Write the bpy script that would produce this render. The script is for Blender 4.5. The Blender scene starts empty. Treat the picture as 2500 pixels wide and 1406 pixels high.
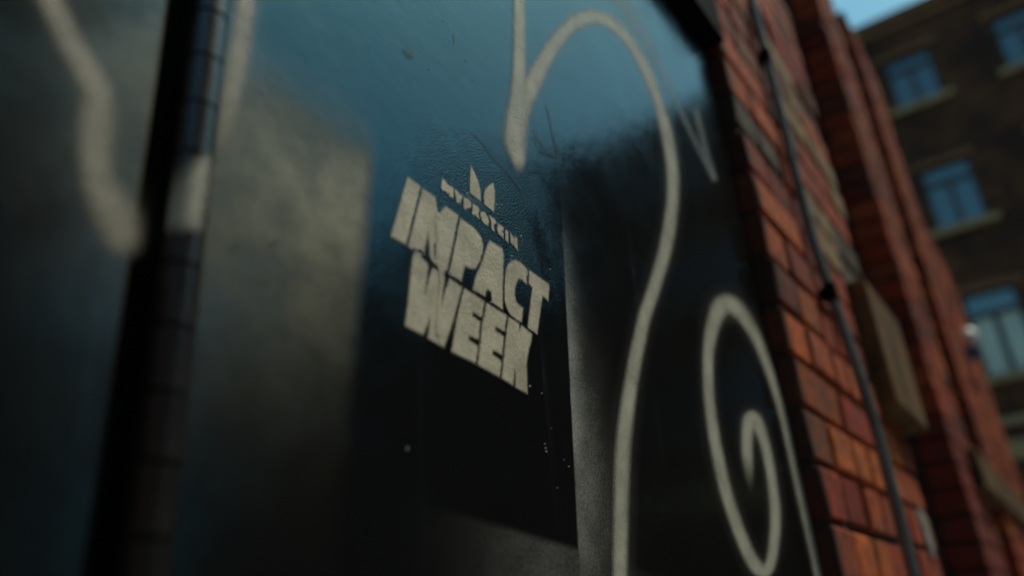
import bpy, bmesh, math, random
import numpy as np
from mathutils import Matrix, Vector
random.seed(7)
rng = np.random.default_rng(7)
S = bpy.context.scene
C = S.collection
R = math.radians

# ------------------------------------------------------------------ camera
# world: X along the wall (receding to the right), Y into the wall, Z up, door face at y = 0
FPX, CX, CY = 1938.0, 1250.0, 703.0            # focal length and centre in pixels of the 2500 px photograph
CAM_D, CAM_H = 0.285, 1.30                      # camera 28 cm in front of the door, 1.3 m above the pavement
d1 = np.array([-313., -4236., 1938.]); d2 = np.array([1480., 777., 1938.])   # vanishing directions: up, along wall
UP = d1 / np.linalg.norm(d1)
AX = d2 - UP * (d2 @ UP); AX /= np.linalg.norm(AX)
NN = np.cross(UP, AX)
if NN[2] < 0: NN = -NN
cam_d = bpy.data.cameras.new('camera'); cam = bpy.data.objects.new('camera', cam_d); C.objects.link(cam)
rt = Vector((AX[0], NN[0], UP[0])); upv = -Vector((AX[1], NN[1], UP[1])); bk = -Vector((AX[2], NN[2], UP[2]))
M = Matrix((rt, upv, bk)).transposed().to_4x4(); M.translation = (0, -CAM_D, CAM_H)
cam.matrix_world = M
cam_d.sensor_width = 36; cam_d.lens = 36 * FPX / 2500
cam_d.clip_start = 0.02; cam_d.clip_end = 3000
cam_d.dof.use_dof = True; cam_d.dof.focus_distance = 0.60; cam_d.dof.aperture_fstop = 2.5
S.camera = cam

# ------------------------------------------------------------------ light
SUN_EL, SUN_AZ = 66, 45                         # azimuth measured from -Y (street side) towards +X
W = bpy.data.worlds.new('World'); S.world = W; W.use_nodes = True
wn = W.node_tree.nodes; wl = W.node_tree.links
sky = wn.new('ShaderNodeTexSky'); sky.sky_type = 'NISHITA'; sky.sun_disc = False
sky.sun_elevation = R(SUN_EL); sky.sun_rotation = R(180 - SUN_AZ)
sky.air_density = 1.0; sky.dust_density = 2.5; sky.ozone_density = 1.5
bg = wn['Background']; bg.inputs['Strength'].default_value = 0.066
tint = wn.new('ShaderNodeMix'); tint.data_type = 'RGBA'; tint.blend_type = 'MULTIPLY'; tint.inputs[0].default_value = 1.0
tint.inputs[7].default_value = (.50, .95, .90, 1)          # teal air of the photograph
wl.new(sky.outputs['Color'], tint.inputs[6]); wl.new(tint.outputs[2], bg.inputs['Color'])
sd = bpy.data.lights.new('sun', 'SUN'); sd.energy = 1.45; sd.angle = R(10); sd.color = (1.0, 0.90, 0.76)
sun = bpy.data.objects.new('sun', sd); C.objects.link(sun)
se = Vector((math.cos(R(SUN_EL)) * math.sin(R(SUN_AZ)), -math.cos(R(SUN_EL)) * math.cos(R(SUN_AZ)), math.sin(R(SUN_EL))))
sun.rotation_euler = se.to_track_quat('Z', 'Y').to_euler(); sun.location = (3, -6, 12)
vs = S.view_settings
S.display_settings.display_device = 'sRGB'; vs.view_transform = 'Standard'; vs.look = 'None'; vs.exposure = 1.1; vs.gamma = 1.0
vs.use_curve_mapping = False
S.render.engine = 'CYCLES'
S.cycles.use_denoising = True

# ------------------------------------------------------------------ helpers
def ray(p):
    d = np.array([p[0] - CX, p[1] - CY, FPX]); return d @ AX, d @ NN, d @ UP
def wall(p, y=0.0):
    """point of the vertical plane y behind the photo's pixel p: world x, z"""
    a, b, c = ray(p); t = (CAM_D + y) / b
    return a * t, c * t + CAM_H
def link(name, me, mat=None, parent=None):
    o = bpy.data.objects.new(name, me); C.objects.link(o)
    if mat and not me.materials: me.materials.append(mat)
    if parent:
        o.parent = parent; o.matrix_parent_inverse = PINV(parent)
    return o
def PINV(p):
    return Matrix.Translation(p.location).inverted()      # parents are never rotated; meshes hold world coordinates
def tag(o, label, cat, group=None, kind=None):
    if label: o['label'] = label
    if cat: o['category'] = cat
    if group: o['group'] = group
    if kind: o['kind'] = kind
    return o
def empty(name, loc, label, cat, group=None):
    o = bpy.data.objects.new(name, None); o.location = loc; o.empty_display_size = .1; C.objects.link(o)
    return tag(o, label, cat, group)
class MB:
    def __init__(s): s.v = []; s.f = []
    def box(s, x0, x1, y0, y1, z0, z1):
        n = len(s.v)
        s.v += [(x0,y0,z0),(x1,y0,z0),(x1,y1,z0),(x0,y1,z0),(x0,y0,z1),(x1,y0,z1),(x1,y1,z1),(x0,y1,z1)]
        s.f += [tuple(n+i for i in q) for q in ((3,2,1,0),(4,5,6,7),(0,1,5,4),(1,2,6,5),(2,3,7,6),(3,0,4,7))]
        return s
    def quad(s, a, b, c, d):
        n = len(s.v); s.v += [a, b, c, d]; s.f.append((n, n+1, n+2, n+3)); return s
    def prism(s, pts, y0, y1):          # pts counter-clockwise in x,z seen from -y
        n = len(s.v); k = len(pts)
        s.v += [(x, y0, z) for x, z in pts] + [(x, y1, z) for x, z in pts]
        s.f.append(tuple(range(n, n+k))); s.f.append(tuple(range(n+2*k-1, n+k-1, -1)))
        for i in range(k):
            j = (i+1) % k; s.f.append((n+j, n+i, n+k+i, n+k+j))
        return s
    def tube(s, pts, r, seg=12):
        n0 = len(s.v); pts = [Vector(p) for p in pts]
        for i, p in enumerate(pts):
            t = (pts[min(i+1, len(pts)-1)] - pts[max(i-1, 0)]).normalized()
            a = t.orthogonal().normalized() if abs(t.y) > .9 else t.cross(Vector((0,1,0))).normalized()
            b = t.cross(a)
            for k in range(seg):
                w = 2*math.pi*k/seg; s.v.append(tuple(p + (a*math.cos(w) + b*math.sin(w))*r))
        for i in range(len(pts)-1):
            for k in range(seg):
                k2 = (k+1) % seg
                s.f.append((n0+i*seg+k, n0+i*seg+k2, n0+(i+1)*seg+k2, n0+(i+1)*seg+k))
        s.f.append(tuple(n0+k for k in range(seg))[::-1]); s.f.append(tuple(n0+(len(pts)-1)*seg+k for k in range(seg)))
        return s
    def mesh(s, name, bevel=0, smooth=False):
        me = bpy.data.meshes.new(name); me.from_pydata(s.v, [], s.f); me.update()
        bm = bmesh.new(); bm.from_mesh(me)
        bmesh.ops.recalc_face_normals(bm, faces=bm.faces)
        if bevel:
            bmesh.ops.bevel(bm, geom=list(bm.edges), offset=bevel, segments=2, affect='EDGES', profile=.5)
        bm.to_mesh(me); bm.free()
        if smooth:
            for p in me.polygons: p.use_smooth = True
        return me
    def build(s, name, mat, parent=None, bevel=0, smooth=False):
        return link(name, s.mesh(name, bevel, smooth), mat, parent)

# ------------------------------------------------------------------ materials
class NT:
    """small wrapper to write node trees compactly"""
    def __init__(s, name):
        s.m = bpy.data.materials.new(name); s.m.use_nodes = True
        s.t = s.m.node_tree; s.n = s.t.nodes; s.b = s.n['Principled BSDF']; s.out = s.n['Material Output']
    def new(s, typ, **kw):
        n = s.n.new(typ)
        for k, v in kw.items(): setattr(n, k, v)
        return n
    def put(s, sock, val):
        if isinstance(val, bpy.types.NodeSocket): s.t.links.new(val, sock)
        elif isinstance(val, (tuple, list)) and len(val) == 3 and sock.type == 'RGBA': sock.default_value = (*val, 1)
        else: sock.default_value = val
    def m2(s, op, a, b=0.0, c=None, clamp=False):
        n = s.new('ShaderNodeMath', operation=op, use_clamp=clamp)
        s.put(n.inputs[0], a); s.put(n.inputs[1], b)
        if c is not None: s.put(n.inputs[2], c)
        return n.outputs[0]
    def noise(s, vec, scale, detail=2, rough=.5, dist=0):
        n = s.new('ShaderNodeTexNoise'); s.put(n.inputs['Vector'], vec)
        n.inputs['Scale'].default_value = scale; n.inputs['Detail'].default_value = detail
        n.inputs['Roughness'].default_value = rough; n.inputs['Distortion'].default_value = dist
        return n.outputs['Fac']
    def ramp(s, x, a, b, lo=0.0, hi=1.0, smooth=True):
        n = s.new('ShaderNodeMapRange', interpolation_type='SMOOTHSTEP' if smooth else 'LINEAR')
        s.put(n.inputs[0], x)
        n.inputs[1].default_value = a; n.inputs[2].default_value = b; n.inputs[3].default_value = lo; n.inputs[4].default_value = hi
        return n.outputs[0]
    def mix(s, f, a, b):
        n = s.new('ShaderNodeMix', data_type='RGBA'); s.put(n.inputs[0], f); s.put(n.inputs[6], a); s.put(n.inputs[7], b)
        return n.outputs[2]
    def coord(s, which='Object', scale=None):
        c = s.new('ShaderNodeTexCoord').outputs[which]
        if scale:
            mp = s.new('ShaderNodeMapping'); s.put(mp.inputs['Vector'], c); mp.inputs['Scale'].default_value = scale; c = mp.outputs[0]
        return c
    def bump(s, h, strength, dist=.001):
        n = s.new('ShaderNodeBump'); s.put(n.inputs['Height'], h); s.put(n.inputs['Strength'], strength); n.inputs['Distance'].default_value = dist
        s.put(s.b.inputs['Normal'], n.outputs[0]); return n.outputs[0]
    def set(s, **kw):
        for k, v in kw.items(): s.put(s.b.inputs[k.replace('_', ' ')], v)
        return s.m
    def rnd(s):
        return s.new('ShaderNodeObjectInfo').outputs['Random']
    def attr(s, name):
        return s.new('ShaderNodeAttribute', attribute_name=name).outputs['Fac']

# spray-card rectangle on the door (measured from the photograph)
BR = (0.485, CAM_H + 0.0596); TH = R(5.5); RW, RH = 0.218, 0.297

def make_door_paint(name, overspray=True):
    t = NT(name); c = t.coord()
    sx = t.new('ShaderNodeSeparateXYZ'); t.put(sx.inputs[0], c); X, Z = sx.outputs['X'], sx.outputs['Z']
    dx = t.m2('SUBTRACT', X, BR[0]); dz = t.m2('SUBTRACT', Z, BR[1])
    u = t.m2('SUBTRACT', t.m2('MULTIPLY', dx, math.cos(TH)), t.m2('MULTIPLY', dz, math.sin(TH)))
    v = t.m2('ADD', t.m2('MULTIPLY', dx, math.sin(TH)), t.m2('MULTIPLY', dz, math.cos(TH)))
    def gauss(cu, cv, su, sv):
        a = t.m2('POWER', t.m2('ABSOLUTE', t.m2('DIVIDE', t.m2('SUBTRACT', u, cu), su)), 2)
        b = t.m2('POWER', t.m2('ABSOLUTE', t.m2('DIVIDE', t.m2('SUBTRACT', v, cv), sv)), 2)
        return t.m2('EXPONENT', t.m2('MULTIPLY', t.m2('ADD', a, b), -1.0))
    def gx(cx, cz, s, p):     # dent at a photo pixel
        pass
    wob = t.m2('MULTIPLY', t.m2('SUBTRACT', t.noise(c, 90, 2), .5), .0016)
    r = t.ramp(t.m2('ADD', u, wob), -.0012, .0018)                      # right of the card
    l = t.ramp(t.m2('ADD', u, wob), -RW + .009, -RW - .007)            # left of the card
    d = t.m2('MULTIPLY', t.ramp(t.m2('ADD', v, wob), .003, -.004), t.ramp(u, -.20, -.05))
    grain = t.noise(c, 1500, 2, .7)
    grain2 = t.noise(c, 420, 3, .6)
    g = t.ramp(t.m2('ADD', t.m2('MULTIPLY', grain, .7), t.m2('MULTIPLY', grain2, .3)), .38, .62, .12, 1.0)
    clo = t.ramp(t.noise(c, 30, 5, .65), .28, .72, .62, 1.2)
    right = t.m2('MULTIPLY', r, t.m2('ADD', t.m2('MULTIPLY', gauss(-.004, .150, .018, .080), .95),
              t.m2('MULTIPLY', gauss(-.01, .045, .048, .10), .80)))
    left = t.m2('MULTIPLY', l, t.m2('ADD', t.m2('MULTIPLY', gauss(-.215, .165, .055, .055), .40),
              t.m2('MULTIPLY', gauss(-.275, .135, .08, .085), .38)))
    left = t.m2('ADD', t.m2('MULTIPLY', left, t.ramp(v, .25, .15)), t.m2('MULTIPLY', gauss(-.350, .17, .035, .09), .14))
    low = t.m2('MULTIPLY', d, t.m2('MULTIPLY', gauss(-.03, -.01, .09, .06), .34))
    ov = t.m2('MULTIPLY', t.m2('MAXIMUM', right, low), t.m2('MULTIPLY', g, clo))
    ovl = t.m2('MULTIPLY', left, clo)
    ov = t.m2('ADD', ov, ovl, clamp=True)
    # dust and rain streaks
    cs = t.coord('Object', (60, 1, 3)); streak = t.ramp(t.noise(cs, 1.0, 4, .6, .3), .55, .85)
    dust = t.m2('MULTIPLY', streak, t.m2('MULTIPLY', t.ramp(t.noise(c, 9, 2), .35, .7), .10))
    speck = t.ramp(t.noise(c, 640, 1, .5), .76, .80, 0, .12)
    base = t.mix(dust, (.0068, .0061, .0056), (.12, .11, .09))
    base = t.mix(speck, base, (.22, .23, .22))
    if overspray: base = t.mix(ov, base, t.mix(l, (.42, .40, .35), (.41, .365, .245)))
    rough = t.m2('ADD', t.ramp(t.noise(c, 14, 4, .6), .3, .7, .13, .22), t.m2('MULTIPLY', dust, 2.0))
    if overspray: rough = t.m2('ADD', rough, t.m2('MULTIPLY', ov, .5), clamp=True)
    # relief: roller stipple around the card, lazy waves and sags elsewhere
    stip = t.ramp(t.noise(c, 720, 2, .55), .3, .7)
    zone = t.m2('ADD', t.m2('ADD', gauss(-.075, .215, .10, .055), t.m2('MULTIPLY', gauss(-.20, .11, .06, .06), .12)), .015, clamp=True)
    lump = t.noise(c, 70, 3, .5)
    zone = t.m2('MULTIPLY', zone, t.ramp(t.noise(c, 24, 3, .6), .3, .68, .25, 1.25))      # patchy roller coat
    sag = t.ramp(t.noise(t.coord('Object', (110, 1, 7)), 1.0, 3, .5, .4), .55, .8)         # sags and runs
    wave = t.noise(c, 6, 2, .5)
    h = t.m2('ADD', t.m2('MULTIPLY', t.m2('MULTIPLY', stip, zone), .32), t.m2('ADD', t.m2('MULTIPLY', lump, .22), t.m2('MULTIPLY', t.m2('MULTIPLY', sag, zone), .14)))
    h = t.m2('ADD', h, t.m2('MULTIPLY', wave, 1.0))
    h = t.m2('ADD', h, t.m2('MULTIPLY', ov, .15))
    t.bump(h, .7, .0014)
    spec = t.ramp(ov, 0, .30, .5, .16) if overspray else .5
    return t.set(Base_Color=base, Roughness=rough, Specular_IOR_Level=spec, IOR=1.78, Specular_Tint=(.26, .76, 1.0))
DOOR = make_door_paint('black_gloss_door_paint')

def make_spray(name, col, strength=1.0, glossy=.45):
    t = NT(name); c = t.coord()
    a = t.attr('paint')
    gr = t.noise(c, 1300, 2, .7); cl = t.noise(c, 26, 4, .6)
    soft = t.m2('MULTIPLY', t.m2('MULTIPLY', a, t.m2('SUBTRACT', 1.0, a)), 3.4)
    al = t.m2('ADD', a, t.m2('MULTIPLY', t.m2('SUBTRACT', gr, .5), soft), clamp=True)
    al = t.m2('MULTIPLY', al, t.m2('MULTIPLY', t.ramp(cl, .3, .62, strength * .80, strength), t.ramp(gr, .3, .5, .86, 1.0)))
    tone = t.m2('MULTIPLY', t.ramp(gr, .3, .7, .80, 1.14), t.ramp(t.noise(c, 38, 4, .65), .3, .7, .84, 1.12))
    hsv = t.new('ShaderNodeHueSaturation'); t.put(hsv.inputs['Color'], col); t.put(hsv.inputs['Value'], tone)
    t.bump(t.m2('ADD', t.noise(c, 420, 2), t.m2('MULTIPLY', t.noise(c, 90, 2), .6)), .4, .0009)
    return t.set(Base_Color=hsv.outputs[0], Roughness=glossy, Alpha=al, Specular_IOR_Level=.35)
CREAM = make_spray('grey_cream_spray_paint', (.49, .455, .37), .95)
DIMMED = make_spray('dimmed_cream_spray_paint', (.46, .40, .31), .62)  # darkening at the left of the view put into colour and cover
FAINT = make_spray('faint_grey_spray_paint', (.42, .44, .43), .34)
STENC = make_spray('stencil_spray_paint', (.56, .49, .37))
DRIPC = make_spray('thick_cream_paint', (.60, .53, .42), .8, .35)
SOOT = make_spray('dark_scuff', (.02, .022, .022), .5, .6)

def plain(name, col, rough=.6, var=.15, scale=30, bump=.3, metal=0, spec=.5, bdist=.002):
    t = NT(name); c = t.coord()
    n = t.noise(c, scale, 5, .6)
    hsv = t.new('ShaderNodeHueSaturation'); t.put(hsv.inputs['Color'], col)
    t.put(hsv.inputs['Value'], t.ramp(n, .25, .75, 1 - var, 1 + var))
    t.bump(t.noise(c, scale * 6, 4, .6), bump, bdist)
    return t.set(Base_Color=hsv.outputs[0], Roughness=t.ramp(n, .2, .8, rough * .85, min(1, rough * 1.15)), Metallic=metal, Specular_IOR_Level=spec)

def brick_mat(name, col, var=.3, grime=(.05, .045, .04), gf=.35):
    t = NT(name); c = t.coord(); g = t.new('ShaderNodeNewGeometry').outputs['Position']
    rn = t.rnd()
    hsv = t.new('ShaderNodeHueSaturation'); t.put(hsv.inputs['Color'], col)
    n = t.noise(g, 60, 5, .65)
    t.put(hsv.inputs['Value'], t.m2('MULTIPLY', t.ramp(rn, 0, 1, 1 - var, 1 + var, False), t.ramp(n, .25, .75, .55, 1.3)))
    t.put(hsv.inputs['Hue'], t.ramp(rn, 0, 1, .488, .508, False))
    gm = t.m2('ADD', t.m2('MULTIPLY', t.ramp(t.noise(g, 7, 4, .6), .45, .75), gf), t.m2('MULTIPLY', t.ramp(t.noise(g, 26, 5, .72), .45, .68), .52), clamp=True)
    base = t.mix(gm, hsv.outputs[0], grime)
    sx = t.new('ShaderNodeSeparateXYZ'); t.put(sx.inputs[0], g)          # shade of the door reveal painted into the brick colour
    edge = t.ramp(t.m2('ADD', sx.outputs[0], t.m2('MULTIPLY', t.m2('SUBTRACT', t.noise(g, 26, 3), .5), .035)), 1.092, 1.070)
    base = t.mix(t.m2('MULTIPLY', edge, t.ramp(sx.outputs[0], 1.05, 1.06, 0, .8)), base, (.022, .012, .010))
    t.bump(t.m2('ADD', t.noise(g, 350, 4, .6), t.m2('MULTIPLY', t.noise(g, 40, 3), .8)), .6, .003)
    return t.set(Base_Color=base, Roughness=.85, Specular_IOR_Level=.25)
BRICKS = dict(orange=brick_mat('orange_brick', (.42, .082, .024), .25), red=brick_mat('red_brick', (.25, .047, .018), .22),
              brown=brick_mat('brown_brick', (.16, .045, .022)), grey=brick_mat('sooty_grey_brick', (.12, .085, .062), .2),
              cream=brick_mat('cream_stained_brick', (.30, .20, .105), .15, (.2, .07, .035), .9),
              black=brick_mat('soot_black_brick', (.045, .022, .016), .3))
def weathered(name, col, soot):
    t = NT(name); g = t.new('ShaderNodeNewGeometry').outputs['Position']
    mp = t.new('ShaderNodeMapping'); t.put(mp.inputs['Vector'], g); mp.inputs['Scale'].default_value = (22, 22, 5)
    streak = t.ramp(t.noise(mp.outputs[0], 1, 5, .65), .42, .66)
    n = t.noise(g, 30, 5, .7)
    base = t.mix(t.m2('MULTIPLY', streak, .85), t.mix(n, tuple(x * .6 for x in col), tuple(x * 1.4 for x in col)), soot)
    t.bump(t.m2('ADD', n, t.m2('MULTIPLY', t.noise(g, 160, 4), .5)), .8, .006)
    return t.set(Base_Color=base, Roughness=.92, Specular_IOR_Level=.15)
MORTAR = plain('dark_sooty_mortar', (.04, .034, .028), .95, .3, 60, .5, spec=.2)
STEEL = plain('black_painted_steel', (.0045, .0045, .005), .9, .2, 20, .15, spec=.04)
GAPM = plain('dark_gap_steel', (.004, .004, .004), .8, .2, 20, .1, spec=.1)
HINGE = plain('black_glossy_hinge_paint', (.013, .010, .009), .26, .2, 40, .1, spec=.8)
PIPE = plain('grey_conduit_paint', (.12, .122, .118), .45, .2, 25, .2)
STONE = weathered('weathered_brown_sandstone', (.15, .085, .038), (.022, .016, .012))
SILLM = plain('buff_stone_sill', (.55, .31, .14), .9, .25, 8, .4, spec=.2)
WHITEP = plain('chipped_white_paint', (.24, .22, .2), .7, .2, 40, .4)
CHIP = plain('bare_paint_chip', (.30, .27, .22), .6, .1, 200, .1)

# ------------------------------------------------------------------ the ground
def asphalt(name, col, sc):
    t = NT(name); g = t.coord()
    n = t.noise(g, sc, 6, .7)
    t.bump(t.noise(g, sc * 8, 3), .5, .006)
    return t.set(Base_Color=t.mix(n, tuple(x * .6 for x in col), tuple(x * 1.4 for x in col)), Roughness=.9)
ASPH = asphalt('asphalt', (.05, .05, .052), 6)
PAVE = asphalt('pavement_concrete', (.19, .18, .165), 4)
o = MB().quad((-400, -400, -.12), (400, -400, -.12), (400, 400, -.12), (-400, 400, -.12)).build('ground', ASPH); o['kind'] = 'structure'
o = MB().box(-12, 17.2, -1.9, .6, -.3, -.004).build('pavement', PAVE); o['kind'] = 'structure'

# ------------------------------------------------------------------ door, side panel and hinge
DX0, DX1 = 0.1815, 1.0640
DTOP = CAM_H + 0.885
door = empty('steel_door', (DX0, 0, 0), 'black gloss steel door sprayed with white lettering and a looping pale spiral', 'door')
def plate(name, x0, x1, z0, z1, parent, mat):
    b = MB().box(x0, x1, 0, .04, z0, z1)
    return b.build(name, mat, parent, bevel=.0022, smooth=False)
plate('door_leaf', DX0, DX1, .02, DTOP + .012, door, DOOR)
panel = empty('steel_side_panel', (-.62, 0, 0), 'black gloss steel side panel with a kinked pale spray line beside the hinge', 'panel')
plate('panel_sheet', -.80, .1515, .02, DTOP + .012, panel, DOOR)

# continuous hinge: barrel of knuckles between door and side panel, behind it the dark hinge leaf
HX, HY, HR = .1706, -.0035, .0088
hinge = MB().box(.150, .1835, .0095, .020, .02, DTOP).build('hinge', GAPM, door)
kb = MB(); seg = 24; PITCH = .0274; kh = PITCH - .0017
prof = [(HR, 0), (HR, kh)]
for r_, z_ in prof:
    for k in range(seg):
        a = 2 * math.pi * (k + .5) / seg; kb.v.append((r_ * math.cos(a), r_ * math.sin(a), z_))
for i in range(len(prof) - 1):
    for k in range(seg):
        k2 = (k + 1) % seg; kb.f.append((i*seg+k, i*seg+k2, (i+1)*seg+k2, (i+1)*seg+k))
kb.f.append(tuple(range(seg))[::-1]); kb.f.append(tuple((len(prof)-1)*seg+k for k in range(seg)))
kme = kb.mesh('knuckle', 0, False)
for p_ in kme.polygons: p_.use_smooth = len(p_.vertices) == 4
kme.set_sharp_from_angle(angle=R(40)); kme.materials.append(HINGE)
zj = CAM_H + .2935
nlow = int((zj - .03) / PITCH); 
for k in range(-nlow, int((DTOP - zj) / PITCH)):
    q = bpy.data.objects.new('knuckle', kme); C.objects.link(q)
    q.location = (HX + random.uniform(-.00015, .00015), HY + random.uniform(-.0002, .0002), zj + k * PITCH)
    q.parent = hinge; q.matrix_parent_inverse = PINV(hinge)
MB().tube([(HX, HY, .03), (HX, HY, DTOP - .01)], HR - .0016, 16).build('hinge_pin', GAPM, hinge)

# ------------------------------------------------------------------ spray paint
def catmull(P, n):
    P = np.array(P, float); Q = np.vstack([2*P[0]-P[1], P, 2*P[-1]-P[-2]]); out = []
    for i in range(1, len(Q)-2):
        a, b, c, d = Q[i-1], Q[i], Q[i+1], Q[i+2]
        for k in range(n):
            s = k / n
            out.append(.5*((2*b)+(-a+c)*s+(2*a-5*b+4*c-d)*s*s+(-a+3*b-3*c+d)*s**3))
    out.append(Q[-2]); return np.array(out)
def stroke(name, P, mat, parent, lift=.0004, feather=.72, ends=(0, 0), wide=1.42, lift2=None):
    """ribbon of paint on the door face; P = photo x, y, width"""
    L = catmull(P, 8); n = len(L); NC = 17; HALO = 1.9
    tan = np.gradient(L[:, :2], axis=0); tan /= np.linalg.norm(tan, axis=1)[:, None] + 1e-9
    nor = np.stack([-tan[:, 1], tan[:, 0]], 1)
    vv, ff, aa = [], [], []
    for i in range(n):
        s = i / (n - 1); e = 1.0
        if ends[0]: e *= min(1, s / ends[0])
        if ends[1]: e *= min(1, (1 - s) / ends[1])
        y = -(lift + ((lift2 or lift + .0003) - lift) * s)
        for j in range(NC):
            q = -1 + 2 * j / (NC - 1)
            p = L[i, :2] + nor[i] * q * L[i, 2] * .5 * wide * HALO
            x, z = wall(p, y); vv.append((x, y, z))
            w = (1 - abs(q) * HALO) / feather; w = max(0, min(1, w)); w = w * w * (3 - 2 * w)
            w = max(w, .11 * (1 - abs(q)) ** 1.5)
            aa.append(w * e * e * (3 - 2 * e))
    for i in range(n-1):
        for j in range(NC-1): ff.append((i*NC+j, i*NC+j+1, (i+1)*NC+j+1, (i+1)*NC+j))
    return paint_mesh(name, vv, ff, aa, mat, parent)
def paint_mesh(name, vv, ff, aa, mat, parent):
    me = bpy.data.meshes.new(name); me.from_pydata(vv, [], ff); me.update()
    if me.polygons and me.polygons[0].normal.y > 0: me.flip_normals()
    at = me.attributes.new('paint', 'FLOAT', 'POINT'); at.data.foreach_set('value', np.array(aa, np.float32))
    for p in me.polygons: p.use_smooth = True
    return link(name, me, mat, parent)

HOOK = [(1270,-190,20),(1269,-110,25),(1268,-40,27),(1268,60,28),(1268,150,30),(1265,230,38),(1259,300,50),(1258,345,50),(1266,390,34),(1268,430,14)]
ARCH = [(1258,330,40),(1276,260,44),(1300,205,44),(1336,135,38),(1382,75,36),(1430,44,38),(1482,50,32),(1532,95,27),(1576,170,25),(1607,250,25),
        (1630,335,27),(1642,420,29),(1641,500,29),(1626,600,31),(1598,700,31),(1572,780,31),(1547,900,32),(1531,1000,34),(1521,1100,36),
        (1517,1200,35),(1515,1300,34),(1513,1450,33),(1514,1530,32),(1520,1610,28),(1530,1690,22)]
SPIRAL = [(2046,1640,16),(2028,1550,18),(2008,1450,18),(1985,1340,18),(1960,1230,18),(1936,1120,18),(1913,1020,18),(1890,940,19),(1865,870,21),(1840,812,25),(1812,768,32),
          (1786,744,40),(1765,744,44),(1748,772,37),(1736,815,30),(1729,870,26),(1730,950,25),(1737,1020,26),(1750,1100,27),(1770,1190,28),
          (1795,1270,28),(1825,1345,29),(1850,1386,31),(1868,1394,29),(1882,1370,25),(1890,1320,25),(1893,1260,25),(1887,1190,23),
          (1876,1120,23),(1862,1065,24),(1846,1028,30),(1832,1018,30),(1825,1050,28),(1824,1100,26),(1829,1150,21),(1834,1205,10)]
stroke('spray_stroke', HOOK, CREAM, door, .0006, ends=(.08, .13))
stroke('spray_stroke', ARCH, CREAM, door, .0003, ends=(0, .06))
stroke('spray_stroke', SPIRAL, CREAM, door, .0003, lift2=.0008, ends=(.04, .06))
stroke('spray_stroke', [(1490,-40,60),(1540,40,46),(1590,120,30),(1640,225,14),(1675,300,12),(1712,375,14),(1747,445,12)], FAINT, door, .0004, ends=(0, .03), feather=.9)
stroke('spray_stroke', [(1698,262,16),(1706,300,16),(1724,370,15),(1748,446,12)], FAINT, door, .0007, ends=(.05, .05), feather=.8)
stroke('spray_stroke', [(606,-40,48),(600,20,52),(588,110,56),(572,200,52),(554,290,44),(542,360,34),(534,430,20)], DIMMED, door, .0004, ends=(0, .5), feather=.85, wide=1.4)
stroke('spray_stroke', [(96,-50,60),(120,-10,60),(166,90,62),(208,165,66),(238,225,74),(238,290,88),(234,360,82),(240,430,82),(262,490,92),(288,540,100),(308,590,88),(322,645,56)], DIMMED, panel, .0003, ends=(0, .12), feather=.85, wide=1.5)

# signed distance painted grids for the stencil
def sdf(poly, X, Z):
    P = np.array(poly); n = len(P)
    d = np.full(X.shape, 1e9); s = np.ones(X.shape)
    for i in range(n):
        a = P[i]; b = P[(i+1) % n]; e = b - a
        wx, wz = X - a[0], Z - a[1]
        t = np.clip((wx*e[0] + wz*e[1]) / (e @ e + 1e-12), 0, 1)
        d = np.minimum(d, (wx - e[0]*t)**2 + (wz - e[1]*t)**2)
        c1 = Z >= a[1]; c2 = Z < b[1]; c3 = e[0]*wz > e[1]*wx
        fl = (c1 & c2 & c3) | (~c1 & ~c2 & ~c3)
        s = np.where(fl, -s, s)
    return s * np.sqrt(d)
def stencil(name, polys, mat, parent, y=-.0004, step=.0007, soft=.0009, grow=.0003, smooth=0):
    """polys: first is the outline, the rest are holes (photo pixels)"""
    PW = [[wall(p, y) for p in q] for q in polys]
    if smooth: PW = [[tuple(p) for p in catmull([(a, b, 0) for a, b in q + q[:1]], smooth)[:-1, :2]] for q in PW]
    A = np.array(PW[0]); x0, z0 = A.min(0) - .003; x1, z1 = A.max(0) + .003
    gx = np.arange(x0, x1, step); gz = np.arange(z0, z1, step)
    X, Z = np.meshgrid(gx, gz)
    d = sdf(PW[0], X, Z)
    for h in PW[1:]: d = np.maximum(d, -sdf(h, X, Z))
    a = np.clip(.5 - (d - grow) / (2 * soft), 0, 1)
    keep = d < soft + grow + step
    idx = -np.ones(X.shape, int); vv = []; aa = []; ff = []
    q = keep[:-1, :-1] | keep[1:, :-1] | keep[:-1, 1:] | keep[1:, 1:]
    need = np.zeros(X.shape, bool); need[:-1, :-1] |= q; need[1:, :-1] |= q; need[:-1, 1:] |= q; need[1:, 1:] |= q
    idx[need] = np.arange(need.sum())
    vv = np.stack([X[need], np.full(need.sum(), y), Z[need]], 1).tolist(); aa = a[need]
    I, J = np.nonzero(q)
    ff = np.stack([idx[I, J], idx[I, J+1], idx[I+1, J+1], idx[I+1, J]], 1).tolist()
    return paint_mesh(name, vv, ff, aa, mat, parent)
CROP = dict(A=(940,420,6.39), B=(1060,520,6.39), C=(1180,620,7.028), D=(980,620,5.856), E=(1090,690,5.022), F=(1060,400,6.113))
def px(*items):
    out = []; cur = None
    for it in items:
        if isinstance(it, str): cur = CROP[it]
        else: out.append((cur[0] + it[0] / cur[2], cur[1] + it[1] / cur[2]))
    return out
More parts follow.
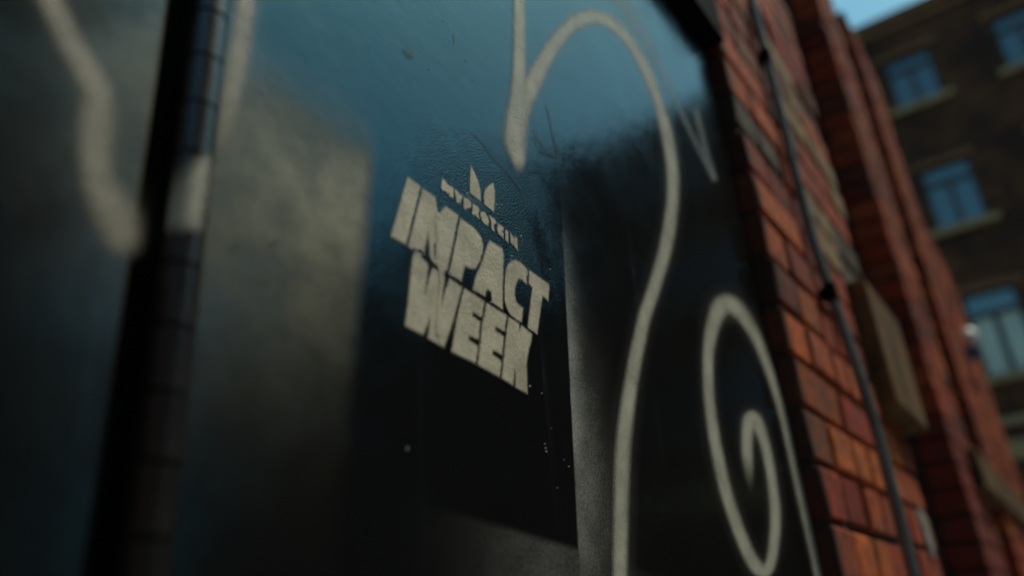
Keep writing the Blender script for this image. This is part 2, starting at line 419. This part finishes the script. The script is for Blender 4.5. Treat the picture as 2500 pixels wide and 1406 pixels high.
LET = [
 [px('A',(355,85),(560,235),(340,1130),(100,1000))],
 [px('A',(590,265),(780,395),(805,560),(820,640),(862,650),(895,600),(950,545),(1140,680),'B',(300,430),(200,885),(155,905),(85,905),(75,840),(0,775),
     'A',(735,1380),(700,1290),(695,1130),(675,915),(640,1080),(600,1275),(465,1240),(365,1155)), px('A',(832,1045),(760,1130),(765,1325),(790,1290),(822,1100))],
 [px('B',(405,85),(500,150),(600,220),(680,310),(735,400),(760,500),(755,640),(735,740),(700,810),(640,860),(570,855),(470,820),(420,1055),(235,940),(305,560))],
 [px('B',(870,440),(1060,560),(1080,650),(1075,900),(1065,1200),'C',(330,480),(330,720),(325,945),(155,820),(140,650),(75,595),(35,650),'B',(790,1290),(610,1190),(650,1010),(740,780),(830,520))],
 [px('C',(480,130),(560,110),(640,150),(720,230),(760,280),(765,350),(740,510),(720,490),(640,420),(600,420),(565,490),(540,600),(535,700),(560,820),
     (620,890),(680,930),(650,1165),(560,1120),(470,1040),(410,930),(370,800),(360,650),(370,450),(385,300),(420,200))],
 [px('C',(785,280),(950,400),(1120,515),(1130,580),(1110,800),(1015,710),(960,1080),(920,1360),(765,1260),(800,950),(845,570),(765,490),(775,380))],
 [px('D',(192,-35),(280,-10),(275,45),(375,140),(372,230),(335,570),(400,360),(450,205),(545,255),(545,400),(580,560),(570,760),(620,560),(690,360),
     (865,475),(720,1000),(605,1325),(385,1195),(408,1000),(403,850),(370,1000),(305,1145),(60,1020),(100,700),(130,350),(165,60))],
 [px('E',(205,65),(476,240),(448,430),(320,350),(310,410),(428,490),(410,700),(280,640),(270,705),(390,790),(378,992),(65,840),(130,450))],
 [px('E',(492,255),(748,412),(722,600),(605,530),(595,590),(705,660),(690,885),(570,815),(560,880),(680,968),(662,1156),(388,1000),(440,500))],
 [px('E',(760,425),(885,498),(893,590),(925,530),(1045,630),(1035,720),(1010,800),(990,900),(978,1000),(985,1150),(990,1352),(850,1275),(850,1100),(836,1045),(815,1250),(680,1165),(715,800))],
]
SMALL = [
 px('F',(130,225),(172,270),(200,325),(235,340),(285,365),(288,400),(280,500),(228,480),(235,440),(200,435),(165,400),(130,395),(110,360),(115,290)),
 px('F',(305,385),(350,420),(380,455),(430,485),(400,530),(385,580),(340,570),(330,500)),
 px('F',(445,505),(500,530),(550,580),(552,640),(520,655),(490,650),(472,680),(445,660)),
 px('F',(580,595),(650,650),(670,690),(652,740),(672,815),(632,780),(612,745),(602,762),(570,745)),
 px('F',(700,720),(750,730),(800,800),(815,860),(800,915),(750,890),(710,830),(695,770)),
 px('F',(825,780),(900,830),(925,880),(888,895),(885,930),(895,1000),(860,970),(858,885)),
 px('F',(960,900),(1030,950),(1030,990),(1000,1000),(1030,1040),(1032,1105),(960,1040),(945,970)),
 px('F',(1065,990),(1102,1012),(1105,1170),(1070,1140)),
 px('F',(1140,1040),(1180,1090),(1202,1140),(1208,1085),(1236,1120),(1245,1285),(1200,1230),(1180,1180),(1172,1205),(1145,1170)),
]
CROWN = [px('F',(552,40),(590,110),(650,260),(690,400),(690,550),(535,430),(540,200)), px('F',(760,390),(830,320),(880,295),(902,400),(897,570),(885,710),(750,600),(745,500))]
# a thin even coat of black inside the card, the base of the stencil
for q in LET: stencil('stencil_letter', q, STENC, door, soft=.0012, grow=.0002)
for q in SMALL: stencil('stencil_small_letter', [q], STENC, door, step=.0005, soft=.0008, grow=.0003)
for q in CROWN: stencil('stencil_crown_mark', [q], STENC, door, soft=.0009, grow=.0002)
stencil('paint_drip', [px('D',(500,120),(600,110),(606,260),(612,400),(570,600),(547,800),(550,950),(566,1150),(505,1150),(510,900),(540,500),(548,350),(538,230))], DRIPC, door, y=-.0009, soft=.0009, smooth=3)
stencil('paint_drip', [px('A',(820,640),(862,660),(850,760),(862,1060),(820,1320),(800,1200),(815,1000),(790,760))], DRIPC, door, y=-.0009, soft=.0016, smooth=3)
# paint carried over the hinge barrel
def barrel_paint(poly):
    PW = [wall(p, -.0115) for p in poly]; A = np.array(PW)
    ths = np.linspace(-1.4, 1.4, 60); gz = np.arange(A[:, 1].min() - .004, A[:, 1].max() + .004, .0006)
    T, Z = np.meshgrid(ths, gz); X = HX + HR * np.sin(T)
    d = sdf(PW, X, Z); a = np.clip(.5 - d / (2 * .0035), 0, 1)
    rr = HR + .0005
    vv = np.stack([HX + rr*np.sin(T), HY - rr*np.cos(T), Z], -1).reshape(-1, 3).tolist(); n = len(ths)
    ff = [(i*n+j, i*n+j+1, (i+1)*n+j+1, (i+1)*n+j) for i in range(len(gz)-1) for j in range(n-1) if d[i:i+2, j:j+2].min() < .0045]
    return paint_mesh('spray_stroke', vv, ff, a.ravel(), CREAM, door)
barrel_paint([(503,388),(502,430),(494,480),(478,556),(406,550),(418,498),(438,440),(470,405)])

# scuffs, cracks and chips in the paint
for P in ([(1148,318,5),(1175,345,6),(1205,385,6),(1225,405,5),(1252,435,6),(1275,470,5),(1288,505,5)],
          [(1330,245,6),(1342,290,6),(1350,330,6),(1362,378,8),(1340,375,5),(1318,345,5),(1300,310,4)],
          [(985,118,8),(993,128,12),(1004,135,20),(1014,134,10)],
          [(1108,80,3),(1112,110,4)], [(1300,330,3),(1322,370,3),(1370,385,3)]):
    stroke('paint_scuff', P, SOOT, door, .0005, feather=.9, ends=(.1, .1))
for cx, cy, w, h in ((1050,168,7,7),(1138,148,6,8),(1156,197,5,6),(600,360,16,12),(1085,50,5,5),(1190,300,5,5),(1010,250,5,4),(575,600,30,18),(668,590,30,14),(1120,330,9,6)):
    stroke('paint_scuff', [(cx, cy-h*.5, w*.7), (cx+1, cy, w), (cx, cy+h*.5, w*.7)], SOOT, door, .0005, feather=1.0, ends=(.3, .3), wide=1.6)
def chip(cx, cy, r):
    n = random.randint(5, 7); pts = []
    for k in range(n):
        a = -2*math.pi*k/n; q = r*random.uniform(.35, .7)
        pts.append(wall((cx + q*.6*math.cos(a), cy + q*math.sin(a))))
    MB().prism(pts, -.0006, .0005).build('paint_chip', CHIP, door)
for cx, cy, r in ((1329,1083,3.5),(1331,1093,5),(1333,1102,4),(1293,943,5),(1322,960,3),(1388,1138,3.5),(1376,1122,2),(1345,1045,2),(994,1095,7),(1198,738,4),(1342,658,3),(640,222,7),(1360,1190,2)):
    chip(cx, cy, r)

# ------------------------------------------------------------------ the brick wall beside and above the door
YF = -.0250                      # brick face, 25 mm proud of the door
BH, BL, MJ = .0640, .2120, .0105
CP = BH + MJ                     # course pitch
ZB = CAM_H + .1214 - 30 * CP     # a bed joint centre lies here
def brick_meshes(n, L, mats):
    out = []
    for i in range(n):
        bm = bmesh.new(); bmesh.ops.create_cube(bm, size=1)
        bmesh.ops.scale(bm, vec=(L, .10, BH), verts=bm.verts)
        bmesh.ops.bevel(bm, geom=list(bm.edges), offset=.0030, segments=1, affect='EDGES')
        for v in bm.verts: v.co += Vector((random.uniform(-.0018, .0018), random.uniform(-.0012, .0012), random.uniform(-.0018, .0018)))
        me = bpy.data.meshes.new('brick'); bm.to_mesh(me); bm.free(); out.append(me)
    return out
STR = {k: [] for k in BRICKS}; HED = {k: [] for k in BRICKS}
for k, m in BRICKS.items():
    for L, D in ((BL, STR), (.1015, HED)):
        D[k] = brick_meshes(3, L, None)
        for me in D[k]: me.materials.append(m)
def put_brick(kind, header, x, y, z, parent):
    o = bpy.data.objects.new('brick', random.choice((HED if header else STR)[kind])); C.objects.link(o)
    o.location = (x, y + .05 + random.uniform(-.002, .0025) + (random.uniform(.002, .006) if random.random() < .12 else 0), z)
    o.rotation_euler = (random.uniform(-.006, .006), random.uniform(-.006, .006), random.uniform(-.004, .004) + (math.pi if random.random() < .5 else 0))
    o.parent = parent; o.matrix_parent_inverse = PINV(parent)
    return o
def courses(x0, x1, z0, z1):
    """yield (course index, header?, x centre, length) of English-garden bond between x0 and x1"""
    i0 = math.ceil((z0 - ZB) / CP); i1 = math.floor((z1 - ZB) / CP)
    for i in range(i0, i1):
        hd = i % 4 == 2
        L = .1015 if hd else BL
        x = x0 + (0 if not (i % 2) else -(L + MJ) * .5)
        while x < x1 - .012:
            a, b = max(x, x0), min(x + L, x1)
            if b - a > .03: yield i, hd, a, b, ZB + i * CP + CP * .5
            x += L + MJ
def bulk_bricks(name, regions, mat, parent, yf, depth=.09):
    mb = MB()
    for (x0, x1, z0, z1) in regions:
        for i, hd, a, b, zc in courses(x0, x1, z0, z1):
            e = random.uniform(-.002, .002)
            mb.box(a, b, yf + e, yf + depth, zc - BH/2, zc + BH/2)
    o = mb.build(name, mat, parent); o['kind'] = 'stuff'; return o
P1X0, P1X1 = 1.0660, 1.850
pier = empty('brick_wall', (P1X0, 0, 0), 'sooty orange brick wall and jamb framing the black door, with dark recessed joints', 'wall')
MB().box(P1X0 + .004, P1X1 - .006, YF + .009, .60, -.1, 6.4).build('mortar', MORTAR, pier)
MB().box(-3.0, P1X0 + .004, YF + .009, .60, DTOP + .105, 6.4).build('mortar', MORTAR, pier)
MB().box(-3.0, -.81, YF + .009, .60, -.1, DTOP + .105).build('mortar', MORTAR, pier)
zlo, zhi = ZB + 26 * CP, ZB + 30 * CP + 22 * CP
ZSOOT = CAM_H + .698
for i, hd, a, b, zc in courses(P1X0, P1X1, zlo, zhi):
    xm = (a + b) / 2; rel = zc - CAM_H
    r = random.random()
    kind = 'orange' if r < .62 else 'red' if r < .88 else 'brown'
    if xm > 1.42 and rel > .62: kind = random.choice(['cream', 'orange', 'orange', 'brown', 'red', 'cream'])
    if xm > 1.5 and .62 < rel < .80: kind = random.choice(['grey', 'cream', 'brown', 'orange'])
    if xm < 1.34 and .70 < rel < .77: kind = 'grey'
    if xm < 1.30 and rel < .60 and kind == 'grey': kind = 'orange'
    full = .1015 if hd else BL
    o = put_brick(kind, hd, xm, YF, zc, pier)
    if b - a < full - .004: o.scale.x = (b - a) / full
    if kind == 'grey' and xm < 1.34: o.scale.z = .86; o.location.z += .0045      # eaten joint under the sooty brick
bulk_bricks('brickwork', [(P1X0, P1X1, 0, zlo), (P1X0, P1X1, zhi, 6.4)], BRICKS['orange'], pier, YF)
bulk_bricks('brickwork', [(-3.0, P1X0 - .006, DTOP + .10, 6.4), (-3.0, -.815, 0, DTOP + .10)], BRICKS['red'], pier, YF)
# deep open joint under the sooty brick
# steel lintel over the door
lint = tag(MB().box(-.83, P1X0 + .002, YF - .004, .10, DTOP, DTOP + .10).build('steel_lintel', STEEL, None, bevel=.002), 'black painted steel lintel over the head of the door', 'lintel')

# conduit with saddle clips
PX_ = [(1795,-60),(1812,20),(1832,85),(1850,150),(1893,300),(1938,450),(1985,590),(2028,715),(2062,815),(2100,920),(2148,1080),(2190,1240),(2232,1410),(2262,1530)]
pts = []
for p in PX_:
    a, b, c_ = ray(p); yy = 1.325 / (a / b); t_ = yy / b
    pts.append((1.325, min(YF - .012, yy - CAM_D), c_ * t_ + CAM_H))
pts = [(1.325, pts[0][1], 6.2)] + pts + [(1.325, pts[-1][1], .05)]
cond = empty('conduit_pipe', (1.325, YF - .015, 0), 'thin grey conduit pipe clipped upright to the brick wall', 'pipe')
MB().tube(pts, .0088, 14).build('pipe', PIPE, cond, smooth=True)
for (x_, y_, z_) in (pts[4], pts[8]):
    MB().tube([(x_, y_, z_ - .016), (x_, y_, z_ + .016)], .0105, 14).box(x_ - .006, x_ + .006, y_, YF + .004, z_ - .010, z_ + .010).build('clip', STEEL, cond)

# stone block in the pier
blk = MB().box(1.61, 1.93, -.062, .10, CAM_H + .372, CAM_H + .635).build('stone_corbel', STONE, None, bevel=.006)
tag(blk, 'buff sandstone block projecting from the brick wall beyond the conduit', 'stone block')
# splash of white paint low on the pier
def splash(name, cx, cz, w, h, y, mat, lab):
    n = 18; pts = [(cx + w*random.uniform(.7, 1.1)*math.cos(2*math.pi*k/n), cz + h*random.uniform(.75, 1.1)*math.sin(2*math.pi*k/n)) for k in range(n)]
    return tag(MB().prism(pts, y, y + .012).build(name, mat), lab, 'paint mark')
splash('paint_splash', 1.745, CAM_H + .155, .035, .05, YF - .006, WHITEP, 'pale paint splash on the bricks below the stone block')

# ------------------------------------------------------------------ the next bay: dark recess, pilasters, string course
def pilaster(x0, x1, yf, z0, z1, name, label, kmix, visz, depth=.8):
    e = empty(name, (x0, yf, z0), label, 'pilaster', None)
    MB().box(x0 + .006, x1 - .006, yf + .009, yf + depth, z0 - .02, z1).build('mortar', MORTAR, e)
    n = 0
    for i, hd, a, b, zc in courses(x0, x1, z0, z1):
        if visz[0] < zc < visz[1] and n < 290:
            o = put_brick(random.choice(kmix), hd, (a+b)/2, yf, zc, e); n += 1
            full = .1015 if hd else BL
            if b - a < full - .004: o.scale.x = (b-a)/full
    rest = [(x0, x1, z0, visz[0] + .05), (x0, x1, visz[1] + .0, z1)]
    bulk_bricks('brickwork', rest, BRICKS[kmix[0]], e, yf)
    # left return, seen in shade
    mb = MB()
    i0 = math.ceil((z0 - ZB) / CP); i1 = math.floor((z1 - ZB) / CP)
    for i in range(i0, i1):
        y = yf + .105 + (.06 if i % 2 else 0)
        zc = ZB + (i + .5) * CP
        while y < yf + depth - .1:
            mb.box(x0 + random.uniform(-.002, .002), x0 + .09, y, y + BL, zc - BH/2, zc + BH/2); y += BL + MJ
    o = mb.build('return_brickwork', BRICKS['red'], e); o['kind'] = 'stuff'
    return e
pilaster(2.66, 3.20, YF, 0, 7.5, 'brick_pilaster', 'dark red brick pilaster beyond the shaded recess', ['red', 'orange', 'orange', 'brown'], (CAM_H + .55, CAM_H + 2.9))
pilaster(3.62, 4.30, YF - .01, 0, CAM_H + 2.86, 'brick_pilaster', 'tall bright orange brick pilaster past the narrow groove', ['orange', 'orange', 'red'], (CAM_H + .3, CAM_H + 2.9), .9)
pilaster(4.36, 5.45, YF - .01, 0, CAM_H + 1.95, 'brick_pilaster', 'low orange brick buttress carrying the white lamp', ['orange', 'red', 'orange'], (CAM_H + .3, CAM_H + 1.9), .9)
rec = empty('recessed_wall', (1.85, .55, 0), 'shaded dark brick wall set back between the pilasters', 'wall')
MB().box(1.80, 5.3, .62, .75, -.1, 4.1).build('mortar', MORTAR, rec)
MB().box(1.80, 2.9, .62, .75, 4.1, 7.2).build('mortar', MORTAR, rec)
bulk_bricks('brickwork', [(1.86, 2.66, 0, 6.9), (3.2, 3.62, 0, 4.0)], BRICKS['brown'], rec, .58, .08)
# stone string course
band = empty('stone_string_course', (2.9, YF - .05, CAM_H + .42), 'buff stone band running along the far pilasters', 'stone band')
x = 2.95
while x < 5.4:
    L = random.uniform(.5, .62)
    MB().box(x, min(x + L - .006, 5.45), YF - .035, .02, CAM_H + .37, CAM_H + .50).build('stone', STONE, band, bevel=.008); x += L
# dark doorway under the band
dd = empty('timber_door', (2.3, .40, 0), 'dark timber door deep in the shaded recess', 'door')
TIMB = plain('dark_timber_paint', (.02, .016, .013), .6, .3, 10, .3)
for k in range(6): MB().box(1.88 + k*.128, 1.88 + k*.128 + .124, .42, .46, .02, 2.05).build('plank', TIMB, dd, bevel=.003)
MB().box(1.86, 2.66, .40, .57, 2.06, 2.16).build('door_head', TIMB, dd, bevel=.003)
# lamp
lm = empty('bulkhead_lamp', (4.48, YF - .02, CAM_H + 1.26), 'small white bulkhead lamp with a blue base on the brick buttress', 'lamp')
bm = bmesh.new(); bmesh.ops.create_uvsphere(bm, u_segments=20, v_segments=12, radius=.05)
bmesh.ops.scale(bm, vec=(1, .8, 1.25), verts=bm.verts); bmesh.ops.translate(bm, vec=(4.48, YF - .05, CAM_H + 1.28), verts=bm.verts)
me = bpy.data.meshes.new('lamp_cover'); bm.to_mesh(me); bm.free()
for p in me.polygons: p.use_smooth = True
link('lamp_cover', me, plain('milky_lamp_cover', (.66, .66, .64), .35, .05, 20, .05), lm)
MB().box(4.44, 4.52, YF - .075, YF - .002, CAM_H + 1.18, CAM_H + 1.235).build('lamp_base', plain('blue_lamp_base', (.04, .06, .16), .5), lm, bevel=.01)

# ------------------------------------------------------------------ brick buildings closing the yard
def facade_mat(name, c1, c2, mort):
    t = NT(name); c = t.coord()
    sp = t.new('ShaderNodeSeparateXYZ'); t.put(sp.inputs[0], c)
    cb = t.new('ShaderNodeCombineXYZ'); t.put(cb.inputs[0], t.m2('ADD', sp.outputs[0], sp.outputs[1])); t.put(cb.inputs[1], sp.outputs[2])
    b = t.new('ShaderNodeTexBrick'); t.put(b.inputs['Vector'], cb.outputs[0])
    b.inputs['Scale'].default_value = 1.0; b.inputs['Brick Width'].default_value = .225; b.inputs['Row Height'].default_value = .075
    b.inputs['Mortar Size'].default_value = .006; t.put(b.inputs['Color1'], c1); t.put(b.inputs['Color2'], c2); t.put(b.inputs['Mortar'], mort)
    soot = t.ramp(t.noise(c, .9, 5, .65), .35, .65)
    st = t.ramp(t.noise(t.coord('Object', (6, 6, 1.5)), 1, 4, .6), .4, .7)
    base = t.mix(t.m2('MULTIPLY', soot, .75), b.outputs['Color'], (.022, .018, .016))
    base = t.mix(t.m2('MULTIPLY', st, .3), base, (.17, .06, .035))
    t.bump(b.outputs['Fac'], .4, .01)
    return t.set(Base_Color=base, Roughness=.9, Specular_IOR_Level=.2)
FAC = facade_mat('sooty_dark_brickwork', (.27, .078, .03), (.12, .042, .02), (.08, .055, .035))
FAC2 = facade_mat('dark_brickwork', (.10, .045, .032), (.05, .03, .025), (.05, .045, .04))
FAC3 = facade_mat('added_block_brickwork', (.05, .028, .02), (.03, .02, .016), (.03, .027, .024))  # near black so that the added block reflects dark
FRAME = plain('brown_window_frame', (.10, .065, .05), .6, .2, 6, .1)
LINT = plain('brown_stone_lintel', (.32, .12, .045), .9, .3, 5, .3)
def glass(name, col):
    t = NT(name); c = t.coord()
    t.bump(t.noise(c, 1.6, 2), .08, .02)
    return t.set(Base_Color=col, Roughness=.06, Specular_IOR_Level=1.0, IOR=1.9)
PANE = glass('window_glass', (.006, .02, .028))
PALE = plain('pale_blind', (.85, .78, .62), .7, .1, 2, .05)
def wall_with_holes(mb, ax, pos, a0, a1, z0, z1, holes, sgn, depth):
    """facade sheet: ax 'x' -> plane x=pos spanning y; holes (a0,a1,z0,z1); reveals of given depth going away from viewer"""
    A = sorted({a0, a1, *[h[0] for h in holes], *[h[1] for h in holes]}); Zs = sorted({z0, z1, *[h[2] for h in holes], *[h[3] for h in holes]})
    def P(a, z, d=0): return (pos + sgn*d, a, z) if ax == 'x' else (a, pos + sgn*d, z)
    for i in range(len(A)-1):
        for j in range(len(Zs)-1):
            am, zm = (A[i]+A[i+1])/2, (Zs[j]+Zs[j+1])/2
            if any(h[0] < am < h[1] and h[2] < zm < h[3] for h in holes): continue
            mb.quad(P(A[i], Zs[j]), P(A[i+1], Zs[j]), P(A[i+1], Zs[j+1]), P(A[i], Zs[j+1]))
    for h in holes:
        c = [(h[0], h[2]), (h[1], h[2]), (h[1], h[3]), (h[0], h[3])]
        for k in range(4):
            p, q = c[k], c[(k+1) % 4]; mb.quad(P(*p), P(*q), P(*q, depth), P(*p, depth))
FX = 17.8
ROWS = [(CAM_H + .425*FX, 1.50), (CAM_H + .603*FX, 1.38), (CAM_H + .240*FX, 1.75), (.95, 2.0)]
def bld_block(name, label, y0, y1, first, top, rows, mat, fx=FX, pane_kind=None):
    e = empty(name, (fx, y1, -.12), label, 'building', 'brick buildings closing the yard')
    holes = []; cols = []
    y = first
    while y - 1.05 > y0 + .4:
        cols.append((y - 1.03, y)); y -= 2.26
    for (a, b) in cols:
        for (z, h) in rows: holes.append((a, b, z, z + h))
    mb = MB(); wall_with_holes(mb, 'x', fx, y0, y1, -.3, top, holes, 1, .16)
    mb.quad((fx, y0, -.3), (fx + 12, y0, -.3), (fx + 12, y0, top), (fx, y0, top))
    mb.quad((fx, y1, -.3), (fx + 12, y1, -.3), (fx + 12, y1, top), (fx, y1, top))
    mb.quad((fx + 12, y0, -.3), (fx + 12, y1, -.3), (fx + 12, y1, top), (fx + 12, y0, top))
    mb.build('wall', mat, e)
    MB().box(fx - .12, fx + 12.1, y0 - .02, y1 + .02, top + .03, top + .22).box(fx - .06, fx + .2, y0, y1, top - .22, top - .05).build('parapet_coping', LINT, e)
    MB().quad((fx + .05, y0, top - .01), (fx + 12, y0, top - .01), (fx + 12, y1, top - .01), (fx + .05, y1, top - .01)).build('roof', ASPH, e)
    for ci, (a, b) in enumerate(cols):
        for ri, (z, h) in enumerate(rows):
            x = fx + .10; m = MB(); f = .055; zt = z + h * .70
            m.box(x, x+.06, a, a+f+.03, z, z+h).box(x, x+.06, b-f-.03, b, z, z+h).box(x, x+.06, a, b, z, z+f).box(x, x+.06, a, b, z+h-f, z+h)
            m.box(x-.012, x+.06, a, b, zt, zt+.10).box(x+.004, x+.06, (a+b)/2-.055, (a+b)/2+.055, z, zt)
            wf = m.build('window', FRAME, e)
            pm = PALE if (ri == 2 and ci == 1 and pane_kind) else PANE
            for (pa, pb, pz0, pz1) in ((a+.07, (a+b)/2-.05, z+.05, zt+.01), ((a+b)/2+.05, b-.07, z+.05, zt+.01), (a+.07, b-.07, zt+.09, z+h-.05)):
                mp = MB().box(x+.03, x+.042, pa, pb, pz0, pz1).build('pane', pm if pz1 < z + h - .1 else PANE, wf)
            MB().box(fx-.10, fx+.12, a-.17, b+.17, z-.16, z-.004).build('sill', SILLM, wf, bevel=.012)
            MB().box(fx-.03, fx+.05, a-.13, b+.13, z+h+.004, z+h+.15).build('lintel', LINT, wf, bevel=.01)
    return e
YC = .0466*FX - CAM_D
bA = bld_block('brick_building', 'sooty four storey brick building with buff sills and blue reflecting windows', -9.6, 6.0, YC + 2.26, CAM_H + .735*FX, ROWS, FAC, FX, True)
MB().box(FX - .07, FX + .01, -9.5, 5.9, CAM_H + .148*FX, CAM_H + .168*FX).box(FX - .05, FX + .01, -9.5, 5.9, CAM_H + .185*FX, CAM_H + .193*FX).build('cornice_band', SILLM, bA)
MB().tube([(FX - .08, YC + .36, 0), (FX - .08, YC + .36, CAM_H + .72*FX)], .07, 12).build('downpipe', STEEL, bA, smooth=True)
bld_block('brick_building', 'long dark brick building adjoining the sooty four storey one', -30.0, -9.7, -10.6, CAM_H + .765*FX, ROWS, FAC2, FX + .3)

def yard_side(name, label, x0, x1, yf, top, mat):
    """building across the yard, facing the door"""
    e = empty(name, (x0, yf, -.12), label, 'building', 'brick buildings across the yard')
    holes = []; x = x0 + 1.2
    while x < x1 - 2:
        for z in (1.0, 4.4, 7.6, 10.4):
            if z + 1.7 < top - .6: holes.append((x, x + 1.2, z, z + 1.6))
        x += 2.9
    mb = MB(); wall_with_holes(mb, 'y', yf, x0, x1, -.3, top, holes, -1, .16)
    mb.quad((x0, yf, -.3), (x0, yf - 9, -.3), (x0, yf - 9, top), (x0, yf, top)).quad((x1, yf, -.3), (x1, yf - 9, -.3), (x1, yf - 9, top), (x1, yf, top))
    mb.quad((x0, yf, top), (x1, yf, top), (x1, yf - 9, top), (x0, yf - 9, top)).quad((x0, yf - 9, -.3), (x1, yf - 9, -.3), (x1, yf - 9, top), (x0, yf - 9, top))
    mb.build('wall', mat, e)
    MB().box(x0 - .05, x1 + .05, yf - .2, yf + .12, top + .003, top + .2).build('parapet_coping', LINT, e)
    for (a, b, z0, z1) in holes:
        w = MB().box(a, a+.07, yf-.16, yf-.10, z0, z1).box(b-.07, b, yf-.16, yf-.10, z0, z1).box(a, b, yf-.158, yf-.102, z0, z0+.07).box(a, b, yf-.158, yf-.102, z1-.07, z1).build('window', FRAME, e)
        MB().box(a+.06, b-.06, yf-.14, yf-.13, z0+.06, z1-.06).build('pane', PANE, w)
yard_side('warehouse', 'dark brick warehouse across the yard with evenly spaced windows', -14, 17.6, -31, 15.6, FAC2)
yard_side('added_dark_block', 'added tall dark brick block, unseen, darkening the reflection in the side panel', -16, 9.8, -19, 23.5, FAC3)  # added, unseen: blocks the sky reflected at the far left
added_yard_end = bld_block('brick_building', 'added lower brick building, unseen, for the reflection in the hinge', -26, 4.0, 2.6, 11.5, ROWS[2:], FAC, 12.0)  # added, unseen: gives the hinge barrel a dark brown reflection
added_yard_end.location = (-14, -26, -.12); added_yard_end.rotation_euler.z = math.pi      # turned to face back along the yard
